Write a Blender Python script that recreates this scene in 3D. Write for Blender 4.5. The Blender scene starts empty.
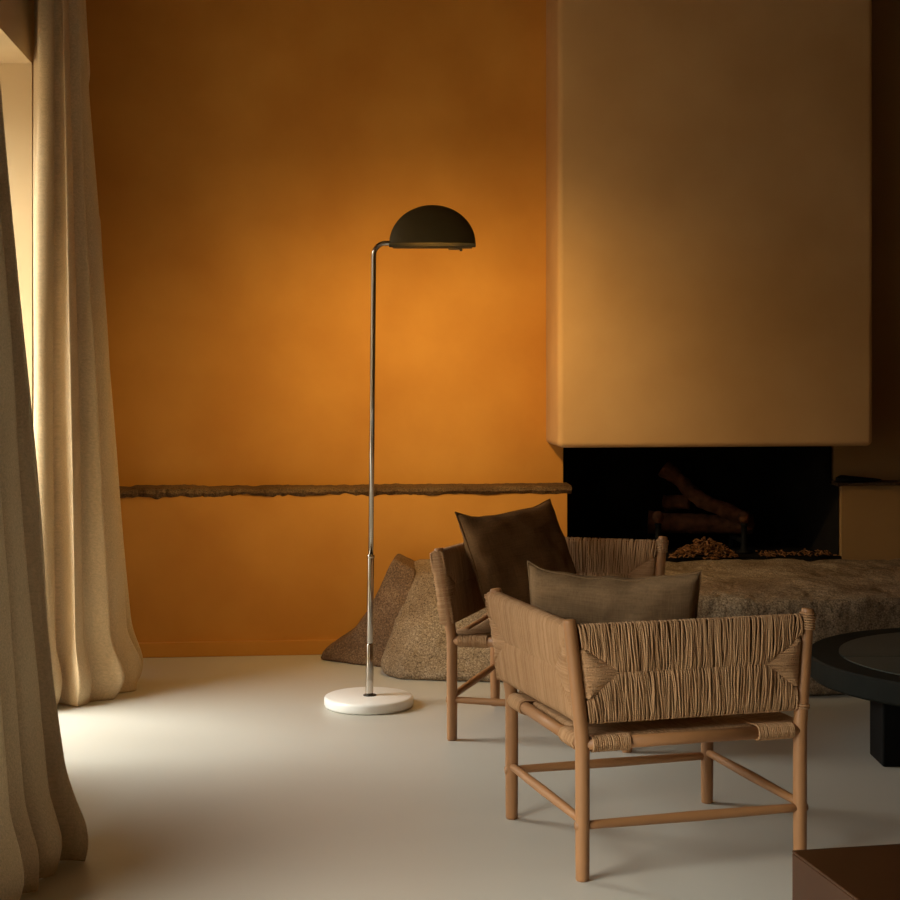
import bpy, bmesh, math, random
from mathutils import Vector, Matrix, noise
random.seed(7)
PI = math.pi
SC = bpy.context.scene
COL = SC.collection

# ------------------------------------------------------------------ camera frame
TH = math.radians(5.6)          # the room is turned this much against the view direction
CT, ST = math.cos(TH), math.sin(TH)
H, F, YH = 1.34, 1660.0, 350.0  # eye height, focal length in pixels, horizon row (900 x 900 frame)

def cam2w(xc, zc, z=0.0):
    return Vector((xc * CT + zc * ST, -xc * ST + zc * CT, z))

def pix(px, py, zc):
    return cam2w((px - 450.0) / F * zc, zc, H - (py - YH) / F * zc)

# ------------------------------------------------------------------ mesh helpers
class MB:
    def __init__(self):
        self.v, self.f, self.m = [], [], []
    def add(self, vs, fs, mi=0):
        o = len(self.v)
        self.v += [tuple(p) for p in vs]
        self.f += [tuple(i + o for i in f) for f in fs]
        self.m += [mi] * len(fs)
    def tube(self, pts, r, n=8, caps=True, mi=0):
        pts = [Vector(p) for p in pts]
        rs = r if isinstance(r, (list, tuple)) else [r] * len(pts)
        up = None
        vs = []
        N = len(pts)
        for i, p in enumerate(pts):
            t = (pts[min(i + 1, N - 1)] - pts[max(i - 1, 0)])
            t = t.normalized() if t.length > 1e-9 else Vector((0, 0, 1))
            if up is None:
                a = Vector((0, 0, 1)) if abs(t.z) < .9 else Vector((1, 0, 0))
                up = (a - t * a.dot(t)).normalized()
            else:
                up = (up - t * up.dot(t))
                up = up.normalized() if up.length > 1e-9 else t.orthogonal().normalized()
            s = t.cross(up)
            for k in range(n):
                a = 2 * PI * k / n
                vs.append(p + (up * math.cos(a) + s * math.sin(a)) * rs[i])
        fs = []
        for i in range(N - 1):
            for k in range(n):
                a, b = i * n + k, i * n + (k + 1) % n
                fs.append((a, b, b + n, a + n))
        if caps:
            fs.append(tuple(reversed(range(n))))
            fs.append(tuple((N - 1) * n + k for k in range(n)))
        self.add(vs, fs, mi)
    def lathe(self, prof, n=48, c=(0, 0, 0), mi=0):
        vs, fs = [], []
        for r, z in prof:
            for k in range(n):
                a = 2 * PI * k / n
                vs.append((c[0] + r * math.cos(a), c[1] + r * math.sin(a), c[2] + z))
        for i in range(len(prof) - 1):
            for k in range(n):
                a, b = i * n + k, i * n + (k + 1) % n
                fs.append((a, b, b + n, a + n))
        if prof[0][0] > 1e-6: fs.append(tuple(reversed(range(n))))
        if prof[-1][0] > 1e-6: fs.append(tuple((len(prof) - 1) * n + k for k in range(n)))
        self.add(vs, fs, mi)
    def box(self, a, b, mi=0):
        x0, y0, z0 = a; x1, y1, z1 = b
        vs = [(x0, y0, z0), (x1, y0, z0), (x1, y1, z0), (x0, y1, z0), (x0, y0, z1), (x1, y0, z1), (x1, y1, z1), (x0, y1, z1)]
        self.add(vs, [(3, 2, 1, 0), (4, 5, 6, 7), (0, 1, 5, 4), (1, 2, 6, 5), (2, 3, 7, 6), (3, 0, 4, 7)], mi)
    def quad(self, a, b, c, d, mi=0):
        self.add([a, b, c, d], [(0, 1, 2, 3)], mi)
    def build(self, name, mats, parent=None, smooth=False, bevel=0, seg=3):
        me = bpy.data.meshes.new(name)
        me.from_pydata(self.v, [], self.f)
        mats = mats if isinstance(mats, (list, tuple)) else [mats]
        for m in mats: me.materials.append(m)
        if len(mats) > 1: me.polygons.foreach_set('material_index', self.m)
        if smooth:
            me.polygons.foreach_set('use_smooth', [True] * len(me.polygons))
        me.update()
        if bevel:
            bm = bmesh.new(); bm.from_mesh(me)
            bmesh.ops.bevel(bm, geom=bm.edges[:], offset=bevel, segments=seg, affect='EDGES', profile=.5)
            bm.to_mesh(me); bm.free()
        o = bpy.data.objects.new(name, me)
        COL.objects.link(o)
        if parent: o.parent = parent
        return o

def tag(o, label=None, cat=None, group=None, kind=None):
    if label: o['label'] = label
    if cat: o['category'] = cat
    if group: o['group'] = group
    if kind: o['kind'] = kind
    return o

def empty(name, loc=(0, 0, 0), rz=0):
    o = bpy.data.objects.new(name, None)
    o.empty_display_size = .1
    COL.objects.link(o); o.location = loc; o.rotation_euler = (0, 0, rz)
    return o

# ------------------------------------------------------------------ materials
def lin(r, g, b):
    f = lambda c: (c / 255 / 12.92) if c / 255 <= .04045 else ((c / 255 + .055) / 1.055) ** 2.4
    return (f(r), f(g), f(b), 1)

def mat(name, base, rough=.6, metal=0, spec=.5):
    m = bpy.data.materials.new(name); m.use_nodes = True
    b = m.node_tree.nodes['Principled BSDF']
    b.inputs['Base Color'].default_value = base if len(base) == 4 else (*base, 1)
    b.inputs['Roughness'].default_value = rough
    b.inputs['Metallic'].default_value = metal
    b.inputs['Specular IOR Level'].default_value = spec
    return m

def nodes(m): return m.node_tree.nodes, m.node_tree.links, m.node_tree.nodes['Principled BSDF']

def noisy(name, c1, c2, scale=3, rough=.7, detail=6, bump=0, bscale=30, stretch=(1, 1, 1), spec=.5, lo=.3, hi=.7, island=0, coord='Object', rvar=0, bdist=.01):
    m = mat(name, c1, rough, 0, spec)
    N, L, B = nodes(m)
    tc = N.new('ShaderNodeTexCoord'); mp = N.new('ShaderNodeMapping'); mp.inputs['Scale'].default_value = stretch
    L.new(tc.outputs[coord], mp.inputs['Vector'])
    nz = N.new('ShaderNodeTexNoise'); nz.inputs['Scale'].default_value = scale; nz.inputs['Detail'].default_value = detail
    L.new(mp.outputs[0], nz.inputs['Vector'])
    rp = N.new('ShaderNodeValToRGB')
    rp.color_ramp.elements[0].position = lo; rp.color_ramp.elements[1].position = hi
    rp.color_ramp.elements[0].color = c1 if len(c1) == 4 else (*c1, 1)
    rp.color_ramp.elements[1].color = c2 if len(c2) == 4 else (*c2, 1)
    src = nz.outputs['Fac']
    if island:
        g = N.new('ShaderNodeNewGeometry'); mx = N.new('ShaderNodeMix')
        mx.inputs[0].default_value = island
        L.new(nz.outputs['Fac'], mx.inputs[2]); L.new(g.outputs['Random Per Island'], mx.inputs[3])
        src = mx.outputs[0]
    L.new(src, rp.inputs[0]); L.new(rp.outputs[0], B.inputs['Base Color'])
    if rvar:
        mr = N.new('ShaderNodeMapRange'); mr.inputs[3].default_value = rough - rvar; mr.inputs[4].default_value = rough + rvar
        L.new(nz.outputs['Fac'], mr.inputs[0]); L.new(mr.outputs[0], B.inputs['Roughness'])
    if bump:
        n2 = N.new('ShaderNodeTexNoise'); n2.inputs['Scale'].default_value = bscale; n2.inputs['Detail'].default_value = 8
        L.new(mp.outputs[0], n2.inputs['Vector'])
        bp = N.new('ShaderNodeBump'); bp.inputs['Strength'].default_value = bump; bp.inputs['Distance'].default_value = bdist
        L.new(n2.outputs['Fac'], bp.inputs['Height']); L.new(bp.outputs[0], B.inputs['Normal'])
    return m

M = {}
M['ochre'] = noisy('ochre_plaster', (.49, .21, .035), (.62, .295, .058), 2.0, .75, 8, .25, 5, spec=.25)
M['sand'] = noisy('sand_plaster', (.48, .28, .118), (.60, .375, .175), 1.7, .8, 8, .3, 4, spec=.25)
M['cream'] = noisy('cream_plaster', (.58, .44, .26), (.64, .50, .31), 1.5, .8, 8, .2, 6, spec=.25)
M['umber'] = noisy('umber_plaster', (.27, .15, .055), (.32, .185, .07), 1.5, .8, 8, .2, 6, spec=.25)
M['floor'] = noisy('microcement_floor', (.50, .472, .412), (.56, .53, .465), 1.1, .40, 8, .03, 3, spec=.45, rvar=.05)
M['ceiling'] = noisy('ceiling_plaster', (.20, .13, .065), (.24, .16, .08), 1.3, .85)
M['terrace'] = noisy('terrace_stone', (.055, .048, .038), (.075, .066, .052), 2, .9)
M['soot'] = noisy('sooty_firebrick', (.006, .005, .004), (.014, .011, .008), 5, .95, 6, .3, 20, spec=.1)
M['wood'] = noisy('oiled_oak', (.30, .138, .050), (.40, .19, .075), 9, .5, 6, .06, 60, stretch=(1, 1, .12))
M['woodx'] = noisy('oiled_oak_rail', (.30, .138, .050), (.40, .19, .075), 9, .5, 6, .06, 60, stretch=(.12, 1, 1))
M['woody'] = noisy('oiled_oak_side', (.31, .143, .052), (.41, .195, .078), 9, .5, 6, .06, 60, stretch=(1, .12, 1))
M['cord'] = noisy('paper_cord', (.38, .205, .095), (.54, .32, .165), 40, .85, 4, .5, 300, spec=.2, lo=.15, hi=.95, island=.6)
M['core'] = mat('cord_core', (.34, .19, .085), .95, 0, .1)
M['stone'] = None

def linen(name, c1, c2, wv=900, tl=0):
    m = noisy(name, c1, c2, 5, .9, 6, 0, spec=.15)
    N, L, B = nodes(m)
    tc = N.new('ShaderNodeTexCoord')
    prev = None
    for st in ((1, .04, 1), (.04, 1, .3)):
        mp = N.new('ShaderNodeMapping'); mp.inputs['Scale'].default_value = st
        L.new(tc.outputs['Object'], mp.inputs['Vector'])
        nz = N.new('ShaderNodeTexNoise'); nz.inputs['Scale'].default_value = wv; nz.inputs['Detail'].default_value = 3
        L.new(mp.outputs[0], nz.inputs['Vector'])
        if prev is None: prev = nz.outputs['Fac']
        else:
            ad = N.new('ShaderNodeMath'); L.new(prev, ad.inputs[0]); L.new(nz.outputs['Fac'], ad.inputs[1]); prev = ad.outputs[0]
    bp = N.new('ShaderNodeBump'); bp.inputs['Strength'].default_value = .35; bp.inputs['Distance'].default_value = .002
    L.new(prev, bp.inputs['Height']); L.new(bp.outputs[0], B.inputs['Normal'])
    mr = N.new('ShaderNodeMapRange'); mr.inputs[1].default_value = .7; mr.inputs[2].default_value = 1.3; mr.inputs[3].default_value = .80; mr.inputs[4].default_value = 1.14
    L.new(prev, mr.inputs[0])
    old = B.inputs['Base Color'].links[0].from_socket
    mx2 = N.new('ShaderNodeMix'); mx2.data_type = 'RGBA'; mx2.blend_type = 'MULTIPLY'; mx2.inputs[0].default_value = 1
    L.new(old, mx2.inputs[6]); L.new(mr.outputs[0], mx2.inputs[7]); L.new(mx2.outputs[2], B.inputs['Base Color'])
    B.inputs['Specular IOR Level'].default_value = .03
    if tl:
        out = N['Material Output']
        tr = N.new('ShaderNodeBsdfTranslucent'); tr.inputs['Color'].default_value = c2 if len(c2) == 4 else (*c2, 1)
        mx = N.new('ShaderNodeMixShader'); mx.inputs[0].default_value = tl
        L.new(B.outputs[0], mx.inputs[1]); L.new(tr.outputs[0], mx.inputs[2]); L.new(mx.outputs[0], out.inputs[0])
    return m
M['curtain'] = linen('heavy_linen', (.62, .465, .28), (.68, .52, .325), 500, .06)
M['cush_dark'] = linen('brown_linen', (.13, .064, .025), (.165, .085, .035), 260)
M['cush_light'] = linen('taupe_linen', (.19, .115, .058), (.245, .152, .08), 260)

def granite(name, a, b, c, d):
    m = mat(name, a, .85, 0, .3)
    N, L, B = nodes(m)
    tc = N.new('ShaderNodeTexCoord')
    n1 = N.new('ShaderNodeTexNoise'); n1.inputs['Scale'].default_value = 150; n1.inputs['Detail'].default_value = 6; n1.inputs['Roughness'].default_value = .78
    n2 = N.new('ShaderNodeTexNoise'); n2.inputs['Scale'].default_value = 4; n2.inputs['Detail'].default_value = 6
    L.new(tc.outputs['Object'], n1.inputs['Vector']); L.new(tc.outputs['Object'], n2.inputs['Vector'])
    r1 = N.new('ShaderNodeValToRGB'); r1.color_ramp.interpolation = 'LINEAR'
    e = r1.color_ramp.elements
    e[0].position = .36; e[0].color = (*d, 1)
    e[1].position = .66; e[1].color = (*c, 1)
    k = e.new(.47); k.color = (*a, 1)
    k = e.new(.56); k.color = (*b, 1)
    L.new(n1.outputs['Fac'], r1.inputs[0])
    r2 = N.new('ShaderNodeValToRGB')
    r2.color_ramp.elements[0].position = .35; r2.color_ramp.elements[0].color = (.62, .55, .48, 1)
    r2.color_ramp.elements[1].position = .65; r2.color_ramp.elements[1].color = (1, 1, 1, 1)
    L.new(n2.outputs['Fac'], r2.inputs[0])
    mx = N.new('ShaderNodeMix'); mx.data_type = 'RGBA'; mx.blend_type = 'MULTIPLY'; mx.inputs[0].default_value = 1
    L.new(r1.outputs[0], mx.inputs[6]); L.new(r2.outputs[0], mx.inputs[7]); L.new(mx.outputs[2], B.inputs['Base Color'])
    bp = N.new('ShaderNodeBump'); bp.inputs['Strength'].default_value = .9; bp.inputs['Distance'].default_value = .02
    n3 = N.new('ShaderNodeTexNoise'); n3.inputs['Scale'].default_value = 22; n3.inputs['Detail'].default_value = 8
    L.new(tc.outputs['Object'], n3.inputs['Vector'])
    L.new(n3.outputs['Fac'], bp.inputs['Height']); L.new(bp.outputs[0], B.inputs['Normal'])
    return m
M['granite'] = granite('granite_rock', (.26, .185, .115), (.39, .29, .185), (.58, .47, .34), (.05, .032, .018))
M['granite_brown'] = granite('brown_granite', (.17, .10, .058), (.25, .16, .095), (.38, .27, .17), (.05, .028, .016))
M['ledge'] = granite('ledge_rock', (.13, .075, .034), (.18, .11, .05), (.25, .155, .075), (.035, .02, .01))
M['marble'] = noisy('white_marble', (.93, .92, .89), (.84, .83, .80), 5, .3, 9, 0, lo=.5, hi=.8)
M['chrome'] = mat('polished_steel', (.50, .45, .39), .14, 1)
M['shade'] = noisy('olive_lacquer', (.075, .050, .016), (.08, .054, .018), 20, .6, spec=.2)
M['bar'] = noisy('olive_bar', (.055, .045, .02), (.06, .05, .022), 20, .45, spec=.4)
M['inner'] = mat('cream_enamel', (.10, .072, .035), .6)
M['black'] = noisy('blackened_metal', (.003, .003, .003), (.006, .0055, .005), 12, .7, spec=.15)
M['blacktable'] = noisy('black_stained_wood', (.009, .0095, .007), (.013, .0135, .010), 14, .7, spec=.15)
M['tabletop'] = noisy('painted_sheen_top', (.048, .054, .045), (.062, .068, .056), 6, .4, spec=.5)  # paler grey-green: the reflection on the table top put into the base colour
M['lacquer'] = noisy('dark_lacquer', (.034, .0125, .0045), (.040, .015, .0055), 6, .3, spec=.08)
M['bark'] = noisy('log_bark', (.06, .024, .011), (.14, .055, .024), 25, .95, 8, .8, 40, spec=.1)
M['chips'] = noisy('wood_chip', (.12, .05, .02), (.27, .125, .052), 30, .9, 4, spec=.1, island=.8, lo=.1, hi=.9)
M['rail'] = mat('rail_metal', (.05, .045, .04), .4, .8)

# bulb
mb = bpy.data.materials.new('bulb_glow'); mb.use_nodes = True
_N, _L, _B = nodes(mb)
_B.inputs['Base Color'].default_value = (1, .8, .5, 1)
_B.inputs['Emission Color'].default_value = (1, .65, .22, 1)
BULB = 330.0; SPOT = 54.0
_B.inputs['Emission Strength'].default_value = BULB
M['bulb'] = mb

# ------------------------------------------------------------------ the room
XL, XR, YR, YU, YLO, ZC = -1.02, 4.2, -2.6, 7.45, 7.34, 3.25
WT = .72
def struct(o): return tag(o, kind='structure')
b = MB(); b.box((XL - WT, YR - .2, -.12), (XR + .2, 8.2, 0)); struct(b.build('floor', M['floor']))
b = MB(); b.box((XL - WT, YR - .2, ZC), (XR + .2, 8.2, ZC + .15)); struct(b.build('ceiling', M['ceiling']))
b = MB(); b.box((XR, YR - .2, 0), (XR + .2, 8.2, ZC)); struct(b.build('wall_right', M['umber']))
b = MB(); b.box((XL - WT, YR - .2, 0), (XR, YR, ZC)); struct(b.build('wall_front', M['umber']))
# left wall with two tall openings
W1 = (5.52, 6.80, 2.49); W2 = (1.5, 3.78, 2.49)
b = MB()
b.box((XL - WT, YR, 0), (XL, W2[0], ZC))
b.box((XL - WT, W2[1], 0), (XL, W1[0], W2[2]))
b.box((XL - WT, W1[1], 0), (XL, 8.2, W1[2]))
b.box((XL - WT, W2[0], W1[2]), (XL, 8.2, ZC))
struct(b.build('wall_left', M['cream']))
b = MB(); b.box((-9, -3, -.14), (XL - WT, 12, -.02)); struct(b.build('terrace_ground', M['terrace']))
# back wall : upper face set back behind the stone ledge, lower face proud of it
FX0, FX1, FZ0, FZ1 = 1.246, 2.51, .40, .915
ZL = .73
b = MB()
b.box((XL, YU, ZL - .02), (FX0, 8.2, ZC)); b.box((FX0, YU, FZ1), (FX1, 8.2, ZC))
b.box((XL, YLO, 0), (FX0, 8.2, ZL - .02))
struct(b.build('wall_back', M['ochre']))
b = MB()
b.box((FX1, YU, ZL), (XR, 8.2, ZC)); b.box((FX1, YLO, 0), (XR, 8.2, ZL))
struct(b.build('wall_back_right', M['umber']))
# firebox lining
b = MB()
x0, x1, yb = FX0, FX1, 8.02
a0, a1 = x0 + .10, x1 - .10
f = lambda x, y, z: Vector((x, y, z))
e = .002
b.box((x0 - .1, 8.06, 0), (x1 + .1, 8.2, FZ1 + .1)); b.box((x0, YLO, 0), (x1, 8.06, FZ0))
b.quad(f(x0, YLO, FZ0 + e), f(x1, YLO, FZ0 + e), f(a1, yb, FZ0 + e), f(a0, yb, FZ0 + e))
b.quad(f(a0, yb, FZ0), f(a1, yb, FZ0), f(a1, yb, FZ1), f(a0, yb, FZ1))
zl = ZL - .01
def sx_(x, a, y): return x + (a - x) * (y - YLO) / (yb - YLO)
for (x, a) in ((x0 + e, a0), (x1 - e, a1)):
    b.quad(f(sx_(x, a, YLO + .03), YLO + .03, FZ0), f(a, yb, FZ0), f(a, yb, zl), f(sx_(x, a, YLO + .03), YLO + .03, zl))
    b.quad(f(sx_(x, a, YU + .004), YU + .004, zl), f(a, yb, zl), f(a, yb, FZ1), f(sx_(x, a, YU + .004), YU + .004, FZ1))
    b.quad(f(x, YU + .03, zl), f(x, yb, zl), f(x, yb, FZ1), f(x, YU + .03, FZ1))
b.quad(f(x0, YLO, FZ1 - e), f(x1, YLO, FZ1 - e), f(a1, yb, FZ1 - e), f(a0, yb, FZ1 - e))
struct(b.build('firebox', M['soot']))
# chimney breast
b = MB(); b.box((1.168, 7.11, FZ1), (2.576, YU + .05, ZC + .02))
o = b.build('chimney_breast', M['sand'], smooth=False, bevel=.026, seg=5)
o.data.polygons.foreach_set('use_smooth', [True] * len(o.data.polygons)); struct(o)
# rough stone ledge
b = MB()
for (xa, xb) in ((XL, FX0 + .02), (FX1 - .015, XR)):
    n = int((xb - xa) / .012); ring = []
    for i in range(n + 1):
        x = xa + (xb - xa) * i / n
        big = (1.0 - .75 * (x - xa) / (xb - xa)) if xa < 0 else .12
        q = lambda k, s: noise.noise(Vector((x * s, k * 7.3, 1.7)))
        y0 = YLO - .012 - big * (.022 * (q(1, 6) + .3) + .012 * q(2, 25) + .008 * q(6, 60))
        zt = ZL + .004 + big * (.010 * q(3, 9) + .008 * q(7, 40))
        zb = ZL - .034 - big * (.018 * q(4, 7) + .012 * q(5, 35))
        if xa > 0: zb = ZL - .012
        ring += [(x, YU + .02, zt + .004), (x, y0 + .02, zt), (x, y0 + .004, zt - .008), (x, y0, (zt + zb) / 2 + .006 * q(8, 50)), (x, y0 + .012, zb + .004), (x, YLO + .02, zb)]
    fs = []
    for i in range(n):
        for k in range(5):
            a = i * 6 + k; fs.append((a, a + 1, a + 7, a + 6))
    fs += [tuple(range(6)), tuple(n * 6 + k for k in reversed(range(6)))]
    b.add(ring, fs)
struct(b.build('trim_1', M['ledge']))
b = MB(); b.box((XL, YLO - .022, 0), (.62, YLO + .01, .064))
struct(b.build('baseboard_back', M['ochre'], bevel=.003, seg=2))

# ------------------------------------------------------------------ rocks
def rockify(name, mb_, m, voxel, bevel, disp, label, cat, seed=0):
    me = bpy.data.meshes.new('t'); me.from_pydata(mb_.v, [], mb_.f)
    bm = bmesh.new(); bm.from_mesh(me)
    bmesh.ops.recalc_face_normals(bm, faces=bm.faces[:])
    bmesh.ops.bevel(bm, geom=bm.edges[:], offset=bevel, segments=3, affect='EDGES', profile=.6)
    bmesh.ops.triangulate(bm, faces=bm.faces[:])
    bm.to_mesh(me); bm.free()
    o = bpy.data.objects.new(name, me); COL.objects.link(o)
    md = o.modifiers.new('r', 'REMESH'); md.mode = 'VOXEL'; md.voxel_size = voxel
    dg = bpy.context.evaluated_depsgraph_get()
    me2 = bpy.data.meshes.new_from_object(o.evaluated_get(dg))
    o.modifiers.clear(); o.data = me2
    bm = bmesh.new(); bm.from_mesh(me2)
    for _ in range(2):
        bmesh.ops.smooth_vert(bm, verts=bm.verts[:], factor=.5, use_axis_x=True, use_axis_y=True, use_axis_z=True)
    bm.normal_update()
    off = Vector((seed * 13.1, seed * 5.7, seed * 2.3))
    for v in bm.verts:
        p = v.co + off
        d = disp * (1.2 * noise.fractal(p * 2.6, 1, 2, 4) + .5 * noise.fractal(p * 9, 1, 2, 4) + .22 * noise.noise(p * 38))
        w = min(1, max(0, (v.co.z - .005) / .05))
        v.co += v.normal * d * w
        if v.co.z < .004: v.co.z = .002
    bm.to_mesh(me2); bm.free()
    me2.materials.clear(); me2.materials.append(m)
    me2.polygons.foreach_set('use_smooth', [True] * len(me2.polygons))
    tag(o, label, cat)
    return o

def prism(bot, top):
    n = len(bot); b = MB()
    b.add(list(bot) + list(top), [tuple(reversed(range(n))), tuple(range(n, 2 * n))] + [(i, (i + 1) % n, n + (i + 1) % n, n + i) for i in range(n)])
    return b

fr_b = [(.37, 6.80), (.44, 6.70), (.85, 6.60), (1.2, 6.47), (1.55, 6.27), (2.0, 6.22), (2.45, 6.28), (3.3, 6.44), (3.9, 6.6)]
fr_t = [(.53, 7.08), (.62, 6.96), (.92, 6.76), (1.2, 6.55), (1.55, 6.30), (2.0, 6.22), (2.45, 6.26), (3.3, 6.40), (3.9, 6.55)]
bk = [(3.9, 7.31), (1.2, 7.31), (.47, 7.31)]
bot = [(x, y, 0) for x, y in fr_b + bk]
top = [(x, y, .385 + (.0 if i > 2 else .015)) for i, (x, y) in enumerate(fr_t)] + [(3.9, 7.31, .40), (1.2, 7.31, .40), (.55, 7.31, .435)]
rockify('hearth_boulder', prism(bot, top), M['granite'], .022, .03, .016, 'long granite boulder forming the raised hearth in front of the fireplace', 'rock', 3)
# slanted slab lying against its left end
P = lambda px, py, zc: pix(px, py, zc)
fl_ = lambda x_, y_: P(x_, y_, F * H / (y_ - YH))
fb = [fl_(319, 660), P(322, 652, 7.14), P(351, 634, 7.10), P(366, 616, 7.08), P(379, 591, 7.08), P(389, 568, 7.09), P(394, 559, 7.09), P(415, 570, 7.06), P(416, 592, 7.02), P(404, 614, 6.99), P(394, 640, 6.97), fl_(390, 669), fl_(352, 665)]
bb = [p + Vector((.03, .30, 0)) for p in fb]
for l in (fb, bb):
    for p in l:
        if p.z < .03: p.z = 0
        p.y = min(p.y, 7.31)
rockify('granite_slab', prism(fb, bb), M['granite_brown'], .011, .008, .005, 'pointed slanting granite slab propped at the left end of the hearth boulder', 'rock', 8)

# ------------------------------------------------------------------ floor lamp
lb = pix(368.5, 706, 1) ; 
LZ = 6.25
lc = cam2w((368.8 - 450) / F * LZ, LZ)
lamp = empty('floor_lamp', (lc.x, lc.y, 0), -TH)     # local x runs along the picture, local y away from the camera
tag(lamp, 'tall chrome floor lamp with a dark half-moon shade on a white marble disc', 'floor lamp')
b = MB(); b.lathe([(0, 0), (.158, 0), (.165, .003), (.168, .010), (.168, .031), (.165, .037), (.159, .040), (0, .040)], 96)
b.build('base', M['marble'], lamp, True)['label'] = 'round white marble base'
b = MB(); b.lathe([(0, .040), (.025, .040), (.025, .0425), (.022, .044), (0, .044)], 32, (.004, .0, 0)); b.build('foot_ring', M['rail'], lamp, True)
tilt = .010
def lx(z): return .002 + tilt * z
def seg(name, z0, z1, r, mname='chrome'):
    b = MB(); b.tube([(lx(z0), 0, z0), (lx(z0 + .004), 0, z0 + .003), (lx(z1), 0, z1 - .003), (lx(z1), 0, z1)], [r * .9, r, r, r * .9], 24)
    b.build(name, M[mname], lamp, True)
seg('pole_sleeve', .042, .235, .0145)
seg('pole_tube', .235, .565, .0125)
b = MB(); b.lathe([(.0125, 0), (.0145, .002), (.0145, .012), (.011, .014)], 24, (lx(.56), 0, .557)); b.build('collar', M['chrome'], lamp, True)
R0 = .045; zt = 1.742
pts = [(lx(.56), 0, .56), (lx(1.2), 0, 1.2)]
xt = lx(zt - R0)
for i in range(11):
    a = PI / 2 * i / 10
    pts.append((xt + R0 * (1 - math.cos(a)), 0, zt - R0 + R0 * math.sin(a)))
pts.append((xt + .075, 0, zt - .001)); pts.append((xt + .10, 0, zt - .002))
b = MB(); b.tube(pts, .0098, 20); b.build('pole', M['chrome'], lamp, True)
# quarter-sphere shade: dome towards the camera, open towards the wall and the floor
scx = (432.4 - 368.8) / F * LZ; zs = 1.729; RS = .1625
b = MB()
nu, nv = 48, 24
PHI = PI / 2 + .45
for rr, mi in ((RS, 0), (RS - .004, 1)):
    vs, fs = [], []
    for j in range(nv + 1):
        ph = PHI * j / nv                 # 0 = towards the camera, pi/2 = straight up
        for i in range(nu + 1):
            a = PI * i / nu
            x = -rr * math.cos(a); s = rr * math.sin(a)
            cy = math.cos(ph); vs.append((scx + x, -s * cy * (.30 if cy > 0 else 1.0), zs + .012 + s * math.sin(ph) * .893))
    for j in range(nv):
        for i in range(nu):
            a = j * (nu + 1) + i
            q = (a, a + 1, a + nu + 2, a + nu + 1)
            fs.append(q if mi == 0 else q[::-1])
    b.add(vs, fs, mi)
b.build('lamp_shade', [M['shade'], M['inner']], lamp, True)['label'] = 'dark olive half-moon shade'
b = MB(); b.box((scx - .1635, -.010, zs - .002), (scx + .1635, .012, zs + .016)); b.build('cross_bar', M['bar'], lamp, bevel=.003, seg=2)
b = MB(); b.box((scx - .150, .010, zs - .004), (scx + .150, .058, zs + .001)); b.build('light_block_tray', [M['bar']], lamp, bevel=.001, seg=1)  # unseen strip added under the bulb to keep its light off the floor
b = MB(); b.box((scx + .06, -.008, zs - .012), (scx + .11, .010, zs - .003)); b.build('bulb_socket', M['inner'], lamp, bevel=.002, seg=2)
b = MB(); b.tube([(scx - .052, .034, zs + .045), (scx - .05, .034, zs + .045), (scx + .05, .034, zs + .045), (scx + .052, .034, zs + .045)], [.009, .011, .011, .009], 20); b.build('bulb', M['bulb'], lamp, True)
sl = bpy.data.lights.new('lamp_light', 'SPOT'); sl.energy = SPOT; sl.color = (1, .65, .22); sl.spot_size = math.radians(164); sl.spot_blend = 1.0; sl.shadow_soft_size = .014
so = bpy.data.objects.new('lamp_light', sl); COL.objects.link(so); so.parent = lamp
so.location = (scx, .056, zs + .024); so.rotation_euler = (math.radians(37), 0, 0)
for sg in (-1, 1):
    b = MB(); b.tube([(scx + sg * .075, .0, zs + .012), (scx + sg * .05, .034, zs + .045)], .004, 8); b.build('bulb_holder', M['black'], lamp, True)
b = MB(); b.lathe([(0, 0), (.005, .001), (.006, .006), (.004, .011), (0, .012)], 16, (scx + .108, -.006, zs - .018)); b.build('switch_knob', M['bar'], lamp, True)

# ------------------------------------------------------------------ armchairs
CW, CD = .304, .2885
ZA0, ZA1 = .395, .648
def post_xy(sx, sy, z):
    """axis of a post: straight to the seat, then splayed outwards"""
    t = max(0, (z - .35) / .30)
    if sy > 0: return Vector((sx * (CW + .046 * t), sy * CD + .004 * t, z))
    return Vector((sx * (CW + .030 * t), sy * CD + .014 * t, z))

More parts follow.
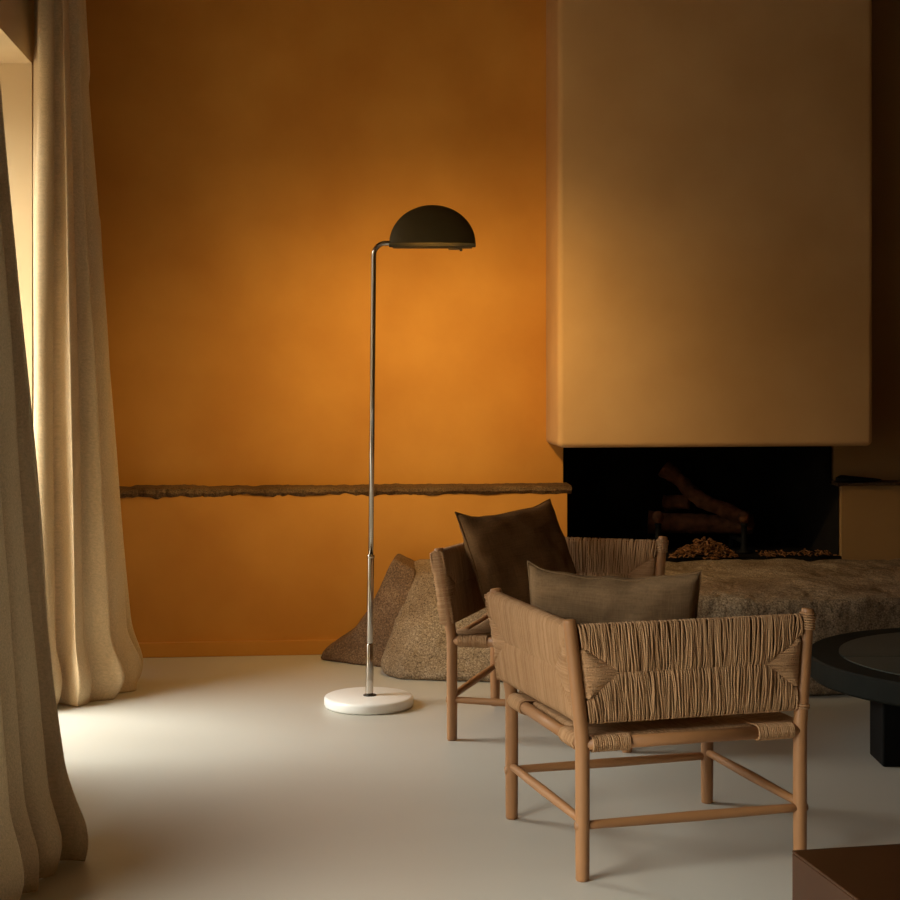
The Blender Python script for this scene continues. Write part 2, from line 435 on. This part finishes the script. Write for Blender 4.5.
def cord_panel(name, parent, p00, p10, p01, p11, out, tri0, tri1, hw0, hw1, th=.017, step=.0046, r=.0026, seed=1, rough=1):
    """woven panel between four corners (bottom start, bottom end, top start, top end); out = outward normal"""
    rnd = random.Random(seed)
    out = Vector(out).normalized()
    W = ((p10 - p00).length + (p11 - p01).length) / 2
    def P(u, v, n):
        return (p00 * (1 - u) + p10 * u) * (1 - v) + (p01 * (1 - u) + p11 * u) * v + out * n
    b = MB()
    # core slab behind the cords
    e = .004 / W
    c = [P(e, .03, th * .6), P(1 - e, .03, th * .6), P(1 - e, .97, th * .6), P(e, .97, th * .6)]
    d = [P(e, .03, -th * .6), P(1 - e, .03, -th * .6), P(1 - e, .97, -th * .6), P(e, .97, -th * .6)]
    b.add(c + d, [(0, 1, 2, 3), (7, 6, 5, 4), (0, 4, 5, 1), (1, 5, 6, 2), (2, 6, 7, 3), (3, 7, 4, 0)], 1)
    Hh = (p01 - p00).length
    N = int(W / step)
    ev = th / Hh
    def vstop(u):
        x0 = u * W; x1 = (1 - u) * W
        s = 0
        if tri0 and x0 < tri0: s = max(s, hw0 * (1 - x0 / tri0))
        if tri1 and x1 < tri1: s = max(s, hw1 * (1 - x1 / tri1))
        return .5 * s
    for half in (0, 1):
        for i in range(N + 1):
            u = (i + .5 + rnd.uniform(-.25, .25)) / (N + 1)
            st = vstop(u)
            ph, am = rnd.uniform(0, 6.28), rough * rnd.uniform(.3, 1.0) * .0035 / W
            fq = rnd.uniform(2.5, 6)
            bulge = rnd.uniform(0, .0032) if rnd.random() < .8 else rnd.uniform(.003, .006)
            bulge *= rough
            slant = rough * rnd.uniform(-.004, .004) / W
            pts = []
            def add(t, n):   # t 0 at mid, 1 at the edge
                v = .5 + st + (.5 - st) * t if half else .5 - st - (.5 - st) * t
                uu = u + am * math.sin(ph + fq * t) + slant * t
                pts.append(P(min(1, max(0, uu)), v, n))
            for t in (.0, .12, .35, .6, .85): add(t, th + bulge * math.sin(PI * min(1, t + .1)) - (.004 if t == 0 else 0))
            for k in range(1, 4):
                a = PI * k / 4
                v = 1 - ev * .6 + ev * .6 * math.sin(a) if half else ev * .6 - ev * .6 * math.sin(a)
                pts.append(P(min(1, max(0, u + am * math.sin(ph + fq) + slant)), v, th * math.cos(a)))
            for t in (.85, .6, .35, .12, 0): add(t, -th - bulge * math.sin(PI * min(1, t + .1)) + (.004 if t == 0 else 0))
            b.tube(pts, r * rnd.uniform(.85, 1.2), 5, False)
    for side, (tri, hw) in enumerate(((tri0, hw0), (tri1, hw1))):
        if not tri: continue
        n = int(.96 * Hh / step)
        for i in range(n + 1):
            q = (i + .5) / (n + 1) * 2 - 1
            v = .5 + q * .48 + rnd.uniform(-.002, .002)
            L = max(.008, tri * (1 - abs(q) * .96 / hw)) / W
            if L * W < .009 and not (side == 0 and rough < 1): continue
            bl = rnd.uniform(0, .003) + (.002 if L * W < .009 else 0)
            pts = [(L, th - .003), (L * .5, th + .003 + bl), (.004 / W, th + bl)]
            pts += [(-.3 * th / W * 0, th * .5), (-.001 / W, 0), (0, -th * .5)]
            pts += [(.004 / W, -th - bl), (L * .5, -th - .003 - bl), (L, -th + .003)]
            dv = rnd.uniform(-.012, .012)
            pp = [P(uu if side == 0 else 1 - uu, v + dv * uu / max(L, 1e-6) * .3, nn) for uu, nn in pts]
            b.tube(pp, r * rnd.uniform(.85, 1.2), 5, False)
    return b

def coil(b, p, q, R, r, seed=0):
    """separate turns of cord round a rod from p to q"""
    rnd = random.Random(seed)
    p, q = Vector(p), Vector(q); d = (q - p); n = max(1, int(d.length / (r * 1.9))); t = d.normalized()
    up = t.orthogonal().normalized(); s = t.cross(up)
    for i in range(n):
        c = p + d * ((i + .5) / n)
        rr = R * rnd.uniform(.97, 1.04); sk = rnd.uniform(-.3, .3) * r
        b.tube([c + (up * math.cos(a) + s * math.sin(a)) * rr + t * sk * math.sin(a) for a in [2 * PI * k / 12 for k in range(13)]], r, 5, False)

def make_chair(wrap_side, label):
    root = empty('armchair'); tag(root, label, 'armchair', 'woven armchairs by the fireplace')
    for sy in (-1, 1):
        for sx in (-1, 1):
            zs_ = [0, .004, .05, .2, .33, .36, .39, .45, .55, .648, .655, .658]
            if sy > 0 and sx == wrap_side: zs_ = [0, .004, .05, .1, .15, .2, .25, .3, .33, .355, .361, .364]
            rs_ = [.0155, .0172, .018, .0185, .0185, .0185, .0185, .018, .0175, .0172, .0166, .0148]
            b = MB(); b.tube([post_xy(sx, sy, z) for z in zs_], rs_, 20); b.build('leg', M['wood'], root, True)
    zr, rr = .343, .0165
    E = .0
    for sy in (-1, 1):
        b = MB(); b.tube([(-CW, sy * CD, zr), (CW, sy * CD, zr)], rr, 16); b.build('seat_rail', M['woodx'], root, True)
        b = MB(); b.tube([(-CW - .019, sy * CD, .139), (-CW + .05, sy * CD, .139), (0, sy * CD, .139), (CW - .05, sy * CD, .139), (CW + .019, sy * CD, .139)], [.011, .0115, .0135, .0115, .011], 14)
        b.build('stretcher', M['woodx'], root, True)
    for sx in (-1, 1):
        b = MB(); b.tube([(sx * CW, -CD, zr + .0), (sx * CW, CD, zr)], rr, 16); b.build('seat_rail', M['woody'], root, True)
        b = MB(); b.tube([(sx * CW, -CD - .0, .150), (sx * CW, -CD + .06, .150), (sx * CW, 0, .150), (sx * CW, CD - .06, .150), (sx * CW, CD, .150)], [.011, .0115, .0135, .0115, .011], 14)
        b.build('stretcher', M['woody'], root, True)
    # back panel
    q = lambda sx, z: post_xy(sx, -1, z) + Vector((-sx * .021, 0, 0))
    b = cord_panel('back_panel', root, q(-1, ZA0), q(1, ZA0), q(-1, ZA1 - .004), q(1, ZA1 - .004), (0, -1, .09), .095, .095, .55, .55, .014, .0040, .0024, 11)
    b.build('back_panel', [M['cord'], M['core']], root, True)
    # arm panels: outside the front posts, tucked inside the back posts
    for sx in (-wrap_side,):
        fr = lambda z: post_xy(sx, 1, z) + Vector((sx * .006, .015, 0))
        bk_ = lambda z: post_xy(sx, -1, z) + Vector((-sx * .012, .019, 0))
        outv = Vector((sx, 0, -.12 * 1))
        b = cord_panel('arm_panel', root, fr(ZA0), bk_(ZA0 + .0), fr(ZA1 + .002), bk_(ZA1 - .006), outv, .10, .10, .5, .75, .020, .0036, .0023, 21 + sx, .3)
        b.build('arm_panel', [M['cord'], M['core']], root, True)
    # cord bindings on one back post
    sx = wrap_side
    for z0, z1 in ((.603, .648), (.398, .412)):
        b = MB(); coil(b, post_xy(sx, -1, z0), post_xy(sx, -1, z1), .0195, .0032, 5)
        b.build('cord_binding', M['cord'], root, True)
    # woven seat
    b = MB(); rnd = random.Random(3)
    zt_, zb_ = .366, .335
    ins = .030
    hx, hy = CW, CD
    b.box((-hx + ins + .004, -hy + ins + .004, .341), (hx - ins - .004, hy - ins - .004, .3545), 1)
    def sag(x, y): return -.010 * max(0, 1 - (x / hx) ** 2) * max(0, 1 - (y / hy) ** 2)
    for axis in (0, 1):
        Lh, Wh = (hx, hy) if axis == 0 else (hy, hx)      # strands run along Lh towards the rail, spread along Wh
        for sgn in (-1, 1):
            n = int(2 * (Wh - .022) / .0052)
            for i in range(n):
                w = -(Wh - .022) + 2 * (Wh - .022) * (i + .5) / n
                corner = abs(w) > Wh - .125
                edge = Lh if corner else Lh - ins
                start = max(Lh * abs(w) / Wh, .02)
                if start > edge - .012: start = edge - .012
                pl = []
                jit = rnd.uniform(-.001, .001)
                def add(l, z): pl.append((sgn * l, w + jit, z) if axis == 0 else (w + jit, sgn * l, z))
                for t in (0, .5, .9):
                    l = start + (edge - start) * t
                    x, y = (l, w) if axis == 0 else (w, l)
                    add(l, .3585 + sag(x, y) + (0.0035 * t if corner else 0))
                R_ = .0195 if corner else .010
                cz = .343 if corner else .3475
                for k in range(0, 5):
                    a = PI / 2 - PI * k / 4
                    add(edge + R_ * math.cos(a), cz + R_ * math.sin(a))
                l = edge - .03; add(l, .334 if not corner else .326)
                b.tube(pl, .0028 * rnd.uniform(.9, 1.15), 5, False)
    b.build('seat', [M['cord'], M['core']], root, True)
    return root

near = make_chair(1, 'woven cord armchair nearer the camera, seen from behind, with the taupe cushion')
NC = cam2w(.548, 4.555); near.location = (NC.x, NC.y, 0)
near.rotation_euler.z = math.radians(15.9) - TH
far = make_chair(-1, 'woven cord armchair facing us by the hearth, with the brown cushion')
FC = cam2w(.380, 5.895); far.location = (FC.x, FC.y, 0)
far.rotation_euler.z = math.radians(180 - 16.4) - TH

# ------------------------------------------------------------------ cushions
def cushion(name, w, h, t, m, label, seed, tl, tr, down, sagf=.03):
    """tl, tr: top corners in the world; down: direction of the sides"""
    b = MB(); n = 36
    off = Vector((seed * 3.1, seed * 7.7, 0))
    for s in (1, -1):
        vs, fs = [], []
        for j in range(n + 1):
            for i in range(n + 1):
                u, v = i / n * 2 - 1, j / n * 2 - 1
                pin = .045
                x = u * (1 - pin * (1 - v * v) * abs(u) ** 3) * w / 2
                y = v * (1 - pin * (1 - u * u) * abs(v) ** 3) * h / 2
                if v > 0: y -= sagf * (1 - u ** 4) * (1.05 - .35 * u) * v * v * (1 + .5 * noise.noise(Vector((u * 2.5, seed, 0))))
                q = (max(0, 1 - abs(u) ** 2.6) * max(0, 1 - abs(v) ** 2.6)) ** .42
                z = t / 2 * q
                wr = .016 * noise.fractal(Vector((x * 7, y * 7, s * 3)) + off, 1, 2, 4) + .010 * noise.noise(Vector((x * 3 + y * 4, y * 14 - x * 5, s)) + off)
                z += wr * min(1, q * 1.3)
                vs.append((x, y, s * max(z, .0005)))
        for j in range(n):
            for i in range(n):
                a = j * (n + 1) + i
                qd = (a, a + 1, a + n + 2, a + n + 1)
                fs.append(qd if s > 0 else qd[::-1])
        b.add(vs, fs)
    o = b.build(name, m, None, True)
    bm = bmesh.new(); bm.from_mesh(o.data); bmesh.ops.remove_doubles(bm, verts=bm.verts[:], dist=.0012); bm.to_mesh(o.data); bm.free()
    X = (tr - tl).normalized()
    Y = -(down - X * down.dot(X)).normalized()
    Z = X.cross(Y)
    c = (tl + tr) / 2 - Y * h / 2
    o.matrix_world = Matrix(((X.x, Y.x, Z.x, c.x), (X.y, Y.y, Z.y, c.y), (X.z, Y.z, Z.z, c.z), (0, 0, 0, 1)))
    tag(o, label, 'cushion')
    # stitched edge
    b = MB(); pts = []
    for k in range(4 * 14):
        s_, q = divmod(k, 14); g = q / 14 * 2 - 1
        u, v = ((g, 1), (1, -g), (-g, -1), (-1, g))[s_]
        x = u * (1 - .045 * (1 - v * v) * abs(u) ** 3) * w / 2; y = v * (1 - .045 * (1 - u * u) * abs(v) ** 3) * h / 2
        if v > 0: y -= sagf * (1 - u ** 4) * (1.05 - .35 * u) * v * v * (1 + .5 * noise.noise(Vector((u * 2.5, seed, 0))))
        pts.append((x, y, 0))
    pts.append(pts[0])
    b.tube(pts, .0026, 6, False); b.build('seam', m, o, True)
    return o

V3 = lambda xc, zc, z: cam2w(xc, zc, z)
cushion('cushion', .47, .395, .14, M['cush_light'], 'taupe linen cushion leaning in the armchair nearer the camera', 1,
        pix(528, 561, 4.54), pix(701, 571, 4.46), (cam2w(.045, .12) - cam2w(0, 0)) + Vector((0, 0, -.40)), .028)
cushion('cushion', .46, .43, .13, M['cush_dark'], 'brown linen cushion tilted in the corner of the armchair facing us', 2,
        pix(456, 512, 5.86), pix(549, 499, 6.15), (cam2w(.115, -.13) - cam2w(0, 0)) + Vector((0, 0, -.38)), .02)

# ------------------------------------------------------------------ curtains
def spl(pts, t):
    n = len(pts) - 1; x = min(max(t, 0), 1) * n; i = min(int(x), n - 1); f_ = x - i
    g = lambda k: Vector(pts[min(max(k, 0), n)])
    p0, p1, p2, p3 = g(i - 1), g(i), g(i + 1), g(i + 2)
    return .5 * ((2 * p1) + (p2 - p0) * f_ + (2 * p0 - 5 * p1 + 4 * p2 - p3) * f_ ** 2 + (3 * p1 - p0 - 3 * p2 + p3) * f_ ** 3)

def curtain(bot, top, folds, a_top, a_bot, label, seed, ztop=3.2, PW=1.15, pinned=False):
    nu, nv = folds * 16, 90
    rnd = random.Random(seed)
    ph = [rnd.uniform(-.5, .5) for _ in range(folds + 2)]
    am = [rnd.uniform(.6, 1.25) for _ in range(folds + 2)]
    vs, fs = [], []
    for j in range(nv + 1):
        s = j / nv; z = ztop * (1 - s) ** 1.0
        if s > .9: z = ztop * .1 * (1 - (s - .9) / .1)
        k = s                                     # 0 top 1 bottom
        for i in range(nu + 1):
            t = i / nu
            tt = t + .012 * noise.noise(Vector((t * 6, k * 1.6, seed)))
            p = spl([(x, y, 0) for x, y in top], tt).lerp(spl([(x, y, 0) for x, y in bot], tt), k ** PW)
            e = .004
            d = (spl([(x, y, 0) for x, y in bot], tt + e) - spl([(x, y, 0) for x, y in bot], tt - e))
            nrm = Vector((d.y, -d.x, 0)).normalized()
            fpos = t * folds; fi = int(min(fpos, folds - 1)); ff = fpos - fi
            A = am[fi] * (1 - ff) + am[fi + 1] * ff
            phs = ph[fi] * (1 - ff) + ph[fi + 1] * ff
            w = math.sin(2 * PI * fpos + phs * 2 + .6 * noise.noise(Vector((t * 3, k * 2.2, seed + 4))))
            w = math.copysign(abs(w) ** .75, w)
            amp = (a_top + (a_bot - a_top) * k) * A * (min(1, t / .22) if pinned else 1)
            p = p + nrm * (w * amp) + d.normalized() * (.3 * amp * math.sin(4 * PI * fpos + phs))
            p += nrm * .012 * noise.noise(Vector((t * 9, z * 1.3, seed + 9)))
            # cloth gathers where it meets the floor
            lowk = max(0, 1 - z / .9)
            p += nrm * (.010 + .022 * lowk) * noise.noise(Vector((t * folds * 2.3, z * 1.1, seed + 20)))
            if z < .24:
                g = (.24 - z) / .24
                bl = math.sin(PI * g ** 1.5)
                p += nrm * (bl * (.030 + .05 * noise.noise(Vector((t * 11, 3, seed)))) + .05 * g * g * max(0, noise.noise(Vector((t * 7, 8, seed))) + .25) + .012 * g * noise.noise(Vector((t * 16, z * 20, seed))))
                p += d.normalized() * .02 * g * noise.noise(Vector((t * 9, 5, seed)))
            vs.append((p.x, p.y, max(z, -.014)))
    for j in range(nv):
        for i in range(nu):
            a = j * (nu + 1) + i
            fs.append((a, a + 1, a + nu + 2, a + nu + 1))
    b = MB(); b.add(vs, fs)
    o = b.build('curtain', M['curtain'], None, True)
    md = o.modifiers.new('thick', 'SOLIDIFY'); md.thickness = .004; md.offset = 0
    md = o.modifiers.new('sub', 'SUBSURF'); md.levels = 1; md.render_levels = 1
    tag(o, label, 'curtain', 'linen curtains at the tall windows')
    return o
curtain([(-1.012, 6.80), (-.925, 6.36), (-.83, 6.36), (-.72, 6.43), (-.655, 6.63), (-.635, 6.82)], [(-1.012, 6.80), (-.935, 6.50), (-.88, 6.50), (-.86, 6.60), (-.84, 6.73), (-.84, 6.87)], 5, .022, .05,
        'beige linen curtain hanging at the far window edge beside the ochre wall', 2, PW=1.3, pinned=True)
curtain([(-.80, 3.60), (-.755, 3.85), (-.69, 4.12), (-.64, 4.33), (-.57, 4.50)], [(-.90, 3.7), (-.885, 3.9), (-.87, 4.1), (-.855, 4.35), (-.85, 4.58)], 7, .035, .05,
        'beige linen curtain nearest the camera, spreading on the floor at the left edge', 5, PW=1.3)

# ------------------------------------------------------------------ coffee table at the right edge
tc_ = cam2w(1.86, 5.68)
tab = empty('coffee_table', (tc_.x, tc_.y, 0), -TH)
tag(tab, 'low round black coffee table with a thick rim at the right edge', 'coffee table')
b = MB(); b.lathe([(0, .212), (.615, .212), (.622, .22), (.622, .283), (.616, .290), (.520, .290), (.518, .284), (0, .284)], 96); b.build('table_rim', M['blacktable'], tab, False)
for sgn in (-1, 1):
    b = MB(); n = 40; vs = []
    for zz in (.2845, .2925):
        vs += [((.515 * math.cos(PI * k / n)), sgn * (.006 + .509 * math.sin(PI * k / n)), zz) for k in range(n + 1)]
    m_ = n + 1
    fs = [tuple(range(m_))[::-1], tuple(range(m_, 2 * m_))] + [(k, (k + 1) % m_, m_ + (k + 1) % m_, m_ + k) for k in range(m_)]
    if sgn < 0: fs = [q[::-1] for q in fs]
    b.add(vs, fs); b.build('top_panel', M['tabletop'], tab)  # inset halves carry the painted reflection
for lx_, ly_ in ((-.385, -.265), (.42, -.265), (0, .45)):
    b = MB(); b.box((-.085, -.085, 0), (.085, .085, .213))
    o = b.build('leg', M['black'], tab, bevel=.006, seg=2); o.location = (lx_, ly_, 0)

# ------------------------------------------------------------------ glossy side table in the corner
sc_ = pix(792, 850, 3.12)
side = empty('side_table', (0, 0, 0)); 
ang = math.radians(11.2) - TH
side.rotation_euler.z = ang
S = .52
ux = Vector((math.cos(ang), math.sin(ang), 0)); uy = Vector((-math.sin(ang), math.cos(ang), 0))
cc = Vector((sc_.x, sc_.y, 0)) + ux * S / 2 - uy * S / 2
side.location = cc
tag(side, 'glossy dark brown cube side table in the bottom right corner', 'side table')
b = MB(); b.box((-S / 2, -S / 2, .395), (S / 2, S / 2, .40)); b.build('table_top', M['lacquer'], side, bevel=.0015, seg=2)
b = MB(); b.box((-S / 2, -S / 2, .012), (S / 2, S / 2, .3945)); b.build('body', M['lacquer'], side, bevel=.002, seg=2)
b = MB(); b.box((-S / 2 + .02, -S / 2 + .02, 0), (S / 2 - .02, S / 2 - .02, .0125)); b.build('plinth', M['black'], side)

# ------------------------------------------------------------------ inside the fireplace
def log(name, pts, r, label, seed, grp=None):
    b = MB(); full = []; rs = []
    n = 40
    for i in range(n + 1):
        t = i / n; p = spl(pts, t)
        full.append(p + Vector((noise.noise(p * 9 + Vector((seed, 0, 0))), noise.noise(p * 9 + Vector((0, seed, 0))), 0)) * .006)
        rs.append(r * (1 + .14 * noise.noise(p * 12 + Vector((seed, 2, 2))) + (.12 if t < .15 else 0)))
    b.tube(full, rs, 16)
    for i, v in enumerate(b.v):
        p = Vector(v); d = noise.noise(p * 30 + Vector((seed, 5, 1))) * .006
        b.v[i] = (v[0] + d, v[1] - d, v[2] + d)
    return tag(b.build(name, M['bark'], None, True), label, 'log', grp)
ZF = 7.665
def andiron(px, label):
    p = pix(px, 540, ZF)
    r = empty('andiron', (p.x, p.y, FZ0 + .003), 0); tag(r, label, 'andiron')
    b = MB(); b.lathe([(.034, 0), (.034, .008), (.018, .016), (.014, .04), (.017, .06), (.013, .08), (.013, .125), (.018, .13), (.012, .137)], 20); b.build('post', M['black'], r, True)
    b = MB(); b.lathe([(0, .136), (.012, .138), (.024, .15), (.028, .165), (.024, .181), (.012, .192), (0, .195)], 20); b.build('finial', M['bark'], r, True)['label'] = 'round reddish finial'
    b = MB(); b.box((-.010, .0, .045), (.010, .24, .064)); b.box((-.010, .22, 0), (.010, .24, .064)); b.build('log_bar', M['black'], r, bevel=.002, seg=1)
    return r
andiron(658, 'left fire dog with a round knob in the dark firebox'); andiron(744, 'right fire dog with a round knob in the dark firebox')
q = lambda px, py, zc: pix(px, py, zc)
log('log', [q(648, 522, 7.87), q(675, 523, 7.86), q(725, 524, 7.84), q(752, 524, 7.83)], .047, 'thick log lying level across the two fire dogs', 1)
log('log', [q(664, 468, 7.88), q(682, 482, 7.85), q(697, 497, 7.81), q(722, 509, 7.765), q(746, 519, 7.745)], .034, 'bent log sloping down to the right on top of the level log', 2)
log('log', [q(664, 503, 7.96), q(676, 502, 7.94), q(690, 503, 7.92)], .036, 'short log end behind the bent log in the firebox', 3)
# shavings
b = MB(); rnd = random.Random(4)
pc = pix(704, 558, 7.505)
for i in range(520):
    a, rr = rnd.uniform(0, 2 * PI), rnd.random() ** .6
    x, y = .155 * rr * math.cos(a), .10 * rr * math.sin(a)
    if i > 400: x, y = rnd.uniform(.25, .60), rnd.uniform(-.05, .12); rr = 1
    z = FZ0 + .008 + (.085 * (1 - rr ** 1.5) * (.4 + .6 * rnd.random()) if rr < 1 else .01 * rnd.random())
    L_ = rnd.uniform(.010, .026); Wd = rnd.uniform(.005, .011)
    Mx = Matrix.Rotation(rnd.uniform(0, 6), 3, 'Z') @ Matrix.Rotation(rnd.uniform(-.7, .7), 3, 'Y') @ Matrix.Rotation(rnd.uniform(-.5, .5), 3, 'X')
    c = Vector((pc.x + x, pc.y + y, z))
    vs = [c + Mx @ Vector((sx * L_ / 2, sy * Wd / 2, sz * .0012)) for sz in (-1, 1) for sx, sy in ((-1, -1), (1, -1), (1, 1), (-1, 1))]
    for p_ in vs: p_.z = max(p_.z, FZ0 + .003)
    b.add(vs, [(3, 2, 1, 0), (4, 5, 6, 7), (0, 1, 5, 4), (1, 2, 6, 5), (2, 3, 7, 6), (3, 0, 4, 7)])
tag(b.build('wood_shavings', M['chips']), 'heap of pale wood shavings under the logs in the firebox', 'wood shavings', None, 'stuff')
# dark flat piece on the ledge
p = pix(843, 480, 7.5); p2 = pix(889, 480, 7.55)
b = MB(); n = 14; vs = []
for zz, sc in ((0, 1), (.014, 1), (.026, .8)):
    for k in range(n):
        a = 2 * PI * k / n
        vs.append(((p.x + p2.x) / 2 + .105 * sc * math.cos(a) * (1 + .12 * math.sin(3 * a)), 7.395 + .038 * sc * math.sin(a), ZL + .012 + zz * (.62 - .35 * math.cos(a))))
fs = [tuple(reversed(range(n))), tuple(2 * n + k for k in range(n))]
for i in range(2):
    for k in range(n): fs.append((i * n + k, i * n + (k + 1) % n, (i + 1) * n + (k + 1) % n, (i + 1) * n + k))
b.add(vs, fs)
tag(b.build('slate_piece', M['black']), 'small flat black piece lying on the ledge right of the fireplace', 'stone')

# ------------------------------------------------------------------ light
w = bpy.data.worlds.new('world'); SC.world = w; w.use_nodes = True
N, L = w.node_tree.nodes, w.node_tree.links
bg = N['Background']; bg.inputs[0].default_value = (1.0, .93, .80, 1); bg.inputs[1].default_value = 16.5
_tc = N.new('ShaderNodeTexCoord'); _sx = N.new('ShaderNodeSeparateXYZ'); _rp = N.new('ShaderNodeValToRGB')
L.new(_tc.outputs['Generated'], _sx.inputs[0])
_mr = N.new('ShaderNodeMapRange'); _mr.inputs[1].default_value = -1; _mr.inputs[2].default_value = 1
L.new(_sx.outputs[2], _mr.inputs[0]); L.new(_mr.outputs[0], _rp.inputs[0])
_e = _rp.color_ramp.elements
_e[0].position = .50; _e[0].color = (.06, .05, .035, 1)
_e[1].position = 1; _e[1].color = (.8, .8, .78, 1)
for _p, _v in ((.55, .08), (.61, .26), (.69, .85), (.76, 1.0), (.94, .9)):
    _k = _e.new(_p); _k.color = (.99 * _v, 1.0 * _v, .92 * _v, 1)
L.new(_rp.outputs[0], bg.inputs[0])
for (y0, y1, zz) in (W1, W2):
    li = bpy.data.lights.new('window_portal', 'AREA'); li.shape = 'RECTANGLE'; li.size = zz; li.size_y = y1 - y0
    li.cycles.is_portal = True
    o = bpy.data.objects.new('window_portal', li); COL.objects.link(o)
    o.location = (XL - WT, (y0 + y1) / 2, zz / 2); o.rotation_euler = (0, -PI / 2, 0)

# ------------------------------------------------------------------ camera and view
cd = bpy.data.cameras.new('camera'); cam = bpy.data.objects.new('camera', cd); COL.objects.link(cam)
cam.location = (0, 0, H); cam.rotation_euler = (PI / 2, 0, -TH)
cd.sensor_width = 36; cd.lens = F / 900 * 36; cd.shift_y = -(450 - YH) / 900
SC.camera = cam
vs_ = SC.view_settings
SC.display_settings.display_device = 'sRGB'
vs_.view_transform = 'Standard'; vs_.look = 'None'; vs_.exposure = 0; vs_.gamma = 1; vs_.use_curve_mapping = False
SC.cycles.use_denoising = True
SC.cycles.max_bounces = 10; SC.cycles.diffuse_bounces = 6
SC.cycles.sample_clamp_indirect = 6
